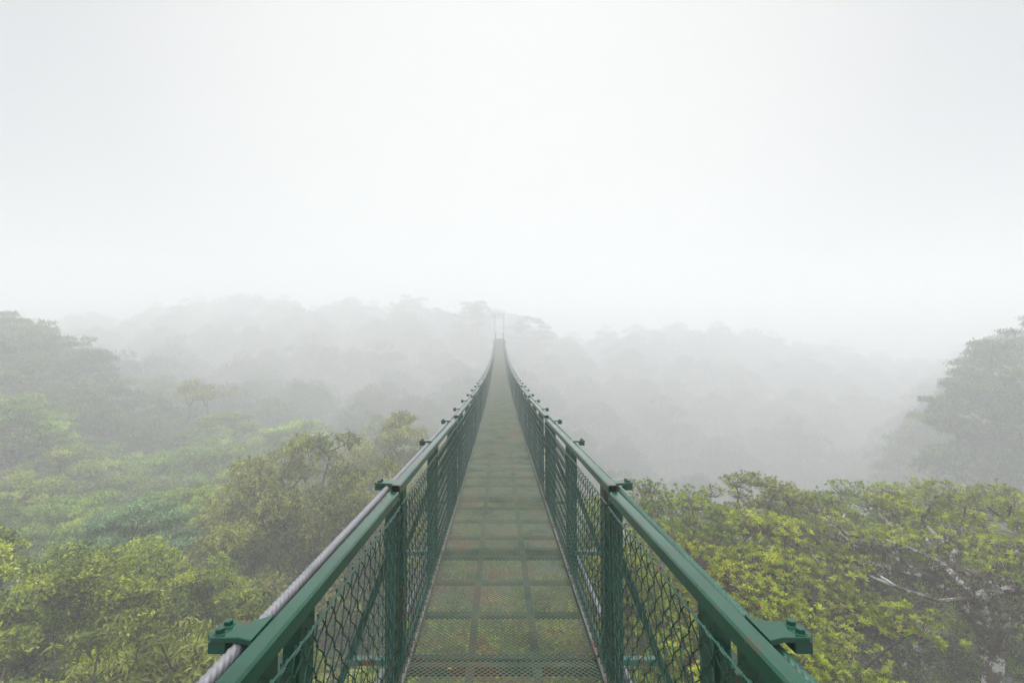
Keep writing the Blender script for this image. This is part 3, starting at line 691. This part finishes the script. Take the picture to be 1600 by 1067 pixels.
# hanger: pair of angles with tie shelves, gusset
def hanger(b):
    for y in (-.02,.225):
        box(b,.010,.016,y,y+.105,-.12,RH-.055); box(b,.0165,.058,y,y+.006,-.12,RH-.056); box(b,.0165,.058,y+.099,y+.105,-.12,RH-.0565)
    box(b,.0165,.060,.0855,.2245,.89,.897); box(b,.0165,.060,.0855,.2245,.40,.407)
    V=[(.018,.086,.889),(.018,.224,.889),(.018,.224,.76),(.024,.086,.889),(.024,.224,.889),(.024,.224,.76)]
    b.add(V,[np.array([[0,1,2],[5,4,3]]),np.array([[0,3,4,1],[1,4,5,2],[2,5,3,0]])])
ME_hang=mk(hanger,'hanger',[M_green])
def brace(b):
    beam(b,(.055,0,.66),(.300,0,.02),.036,.008,(0,1,0)); beam(b,(.060,.018,.66),(.305,.018,.02),.006,.036,(0,1,0))
ME_brace=mk(brace,'brace',[M_green])
ME_out=mk(lambda b:(box(b,.03,.27,-.02,.02,.118,.150,.003)),'outrigger',[paint('worn_outrigger',(.03,.16,.12),rust=.3,rough=.35,scale=12)])
ST=1.515; y=1.08-ST*2; st=0; jr=np.random.default_rng(8)
far=MB()
while y<YEND:
    for s in (-1,1):
        if st<50:
            c=place(ME_clamp,'cable_clamp',y,x=s*XR,mirror=(s<0)); c.rotation_euler.z=float(jr.normal()*R_(1.8))
            for yy in (-.018,.024):
                bo=put('bolt',ME_bolt,c,(.110,yy*.85,RH+.010))
            place(ME_hang,'hanger',y+jr.normal()*.012,x=s*XR,mirror=(s<0)).rotation_euler.y=float(jr.normal()*R_(.4))
            place(ME_brace,'brace',y+jr.normal()*.01,x=s*XR,mirror=(s<0)).rotation_euler.z=float(jr.normal()*R_(1.5))
            place(ME_out,'outrigger',y,x=s*XR,mirror=(s<0))
        else:
            p=pt(s*.64,RH,y); box(far,p[0]-.06,p[0]+.06,p[1]-.04,p[1]+.04,p[2]-.05,p[2]+.01); box(far,p[0]-.03,p[0]+.03,p[1]-.04,p[1]+.04,p[2]-1.1,p[2]-.05)
    y+=ST; st+=1
if far.n: tag(far.build('cable_clamps_beyond',[M_green],bridge),kind='stuff')
# deck: expanded metal sheets on a bar frame
def expanded(flip):
    def f(b):
        wx=.034; p=.0168; x0=-.56; n=int(1.12/wx); rows=int((PL+.022)/p)
        u=np.array([0,.18,.5,.68,1.0])[:-1]; t=np.concatenate([np.arange(n)[:,None]+u[None]]).ravel(); t=np.append(t,n)
        tri=lambda v: np.clip((2*np.abs(((v)%1)-.5)*2-1)*1.45,-1,1)
        m_=len(t); X=x0+t*wx
        Yj=np.arange(rows)*p+.010
        V=[]
        Yc=Yj[:,None]+(p*.46)*tri(t[None]+.09+.5*(np.arange(rows)%2)[:,None])
        hh=.0030; ww=.0020; sg=-1 if flip else 1
        Xb=np.broadcast_to(X,Yc.shape)
        A=np.stack([Xb,Yc+sg*ww*.9,0*Yc+hh],-1); B=np.stack([Xb,Yc+sg*ww*.9+.0022,0*Yc+hh-.0012],-1); D=np.stack([Xb,Yc-sg*ww*.9,0*Yc-.0010],-1)
        S=np.stack([A,B,D],2)        # rows,m,3,3
        i=np.arange(rows)[:,None,None]*m_*3; j=np.arange(m_-1)[None,:,None]*3; c=np.arange(3)[None,None,:]; c2=(c+1)%3
        b.add(S.reshape(-1,3),np.stack([i+j+c,i+j+c2,i+j+3+c2,i+j+3+c],-1).reshape(-1,4))
    return f
ME_ex=[mk(expanded(False),'expanded_metal_sheet',[M_deck]),mk(expanded(True),'expanded_metal_sheet',[M_deck])]
def dframe(b):
    for x in (-.555,-.19,.19,.555):
        box(b,x-.022,x+.022,.004,PL-.004,-.0305,-.0022)
    q=.5143
    for i in range(8):
        yy=.03+i*q*.983
        for (xa,xb) in ((-.53,-.215),(-.165,.165),(.215,.53)):
            box(b,xa,xb,yy-.022,yy+.022,-.0295,-.0017)
ME_df=mk(dframe,'deck_frame',[M_frame])
ME_cb=mk(lambda b:(box(b,-.66,.66,-.03,.03,-.095,-.033,.003)),'cross_beam',[M_frame])
def toe(b):
    box(b,-.006,.010,.005,PL-.005,-.002,.022,.002)
ME_toe=mk(toe,'edge_strip',[M_toe])
DY=2.84-PL
for k in range(int((YEND-DY)/PL)+1):
    y0=DY+k*PL
    o=place(ME_ex[0],'expanded_metal_sheet',y0,length=PL,dz=(.003 if k%2 else 0))
    place(ME_df,'deck_frame',y0,length=PL)
    for s in (-1,1): place(ME_toe,'edge_strip',y0,x=s*.546,length=PL,mirror=s<0)
    for q in range(2): place(ME_cb,'cross_beam',y0+.03+q*PL/2)

# far tower and abutment
tw=empty('bridge_tower',(0,78.6,zd(77.8)))
tag(tw,'faint two-legged steel tower at the far end of the bridge','tower')
M_tow=paint('weathered_grey_steel',(.42,.43,.42),rust=.05,rough=.5)
zt=zd(77.8)
for s_ in (-1,1):
    t=np.linspace(0,1,14)[:,None]; a=pt(s_*.64,RH,66)-np.array([0,78.6,zt]); b_=np.array([s_*.72,0,3.88]); P_=a*(1-t)+b_*t; P_[:,2]-=np.sin(t[:,0]*math.pi)*.75
    bm=MB(); tubes(bm,P_,.028,6); bm.build('main_cable',[M_galv],tw)
ME_leg=mk(lambda b:(box(b,-.06,.06,-.06,.06,-.298,3.9,.01)),'leg',[M_tow])
for s in (-1,1): put('leg',ME_leg,tw,(s*.72,0,0))
put('cross_beam',mk(lambda b:box(b,-.658,.658,-.04,.04,3.3,3.38,.01),'tower_beam',[M_tow]),tw)
put('landing',mk(lambda b:(box(b,-1.1,1.1,-.25,9,-.7,-.30,.02),box(b,-.5,.5,.1,1.1,-26,-.701)),'landing',[M_conc]),tw)

# a few leaves blown onto the deck
ML_fall=leafmat('fallen_leaf_skin',(.12,.07,.02),(.30,.22,.05),(.45,.38,.16),.1,hue=.02)
for (px,py,a,lab) in [(671,983,.4,'small yellow fallen leaf on the deck, farthest of three near the left edge strip'),(652,1012,2.0,'small yellow fallen leaf on the deck, middle one near the left edge strip'),(707,1052,3.6,'small yellow fallen leaf on the deck, nearest the bottom of the photo')]:
    d=1285/(py-585.0); x=CAMX+(px-HX)/F*d; b=MB()
    leaves(b,np.array([[0,0,0.]]),np.array([[1,.1,.05]]),np.array([[0,0,1.]]),.038,.017,np.array([.7]),fold=.25,droop=-.15)
    o=b.build('fallen_leaf',[ML_fall],None,(x,d,zd(d)+.0065)); o.rotation_euler=(-math.atan(sl_(d)),0,a); tag(o,lab,'leaf','fallen leaves on the deck')
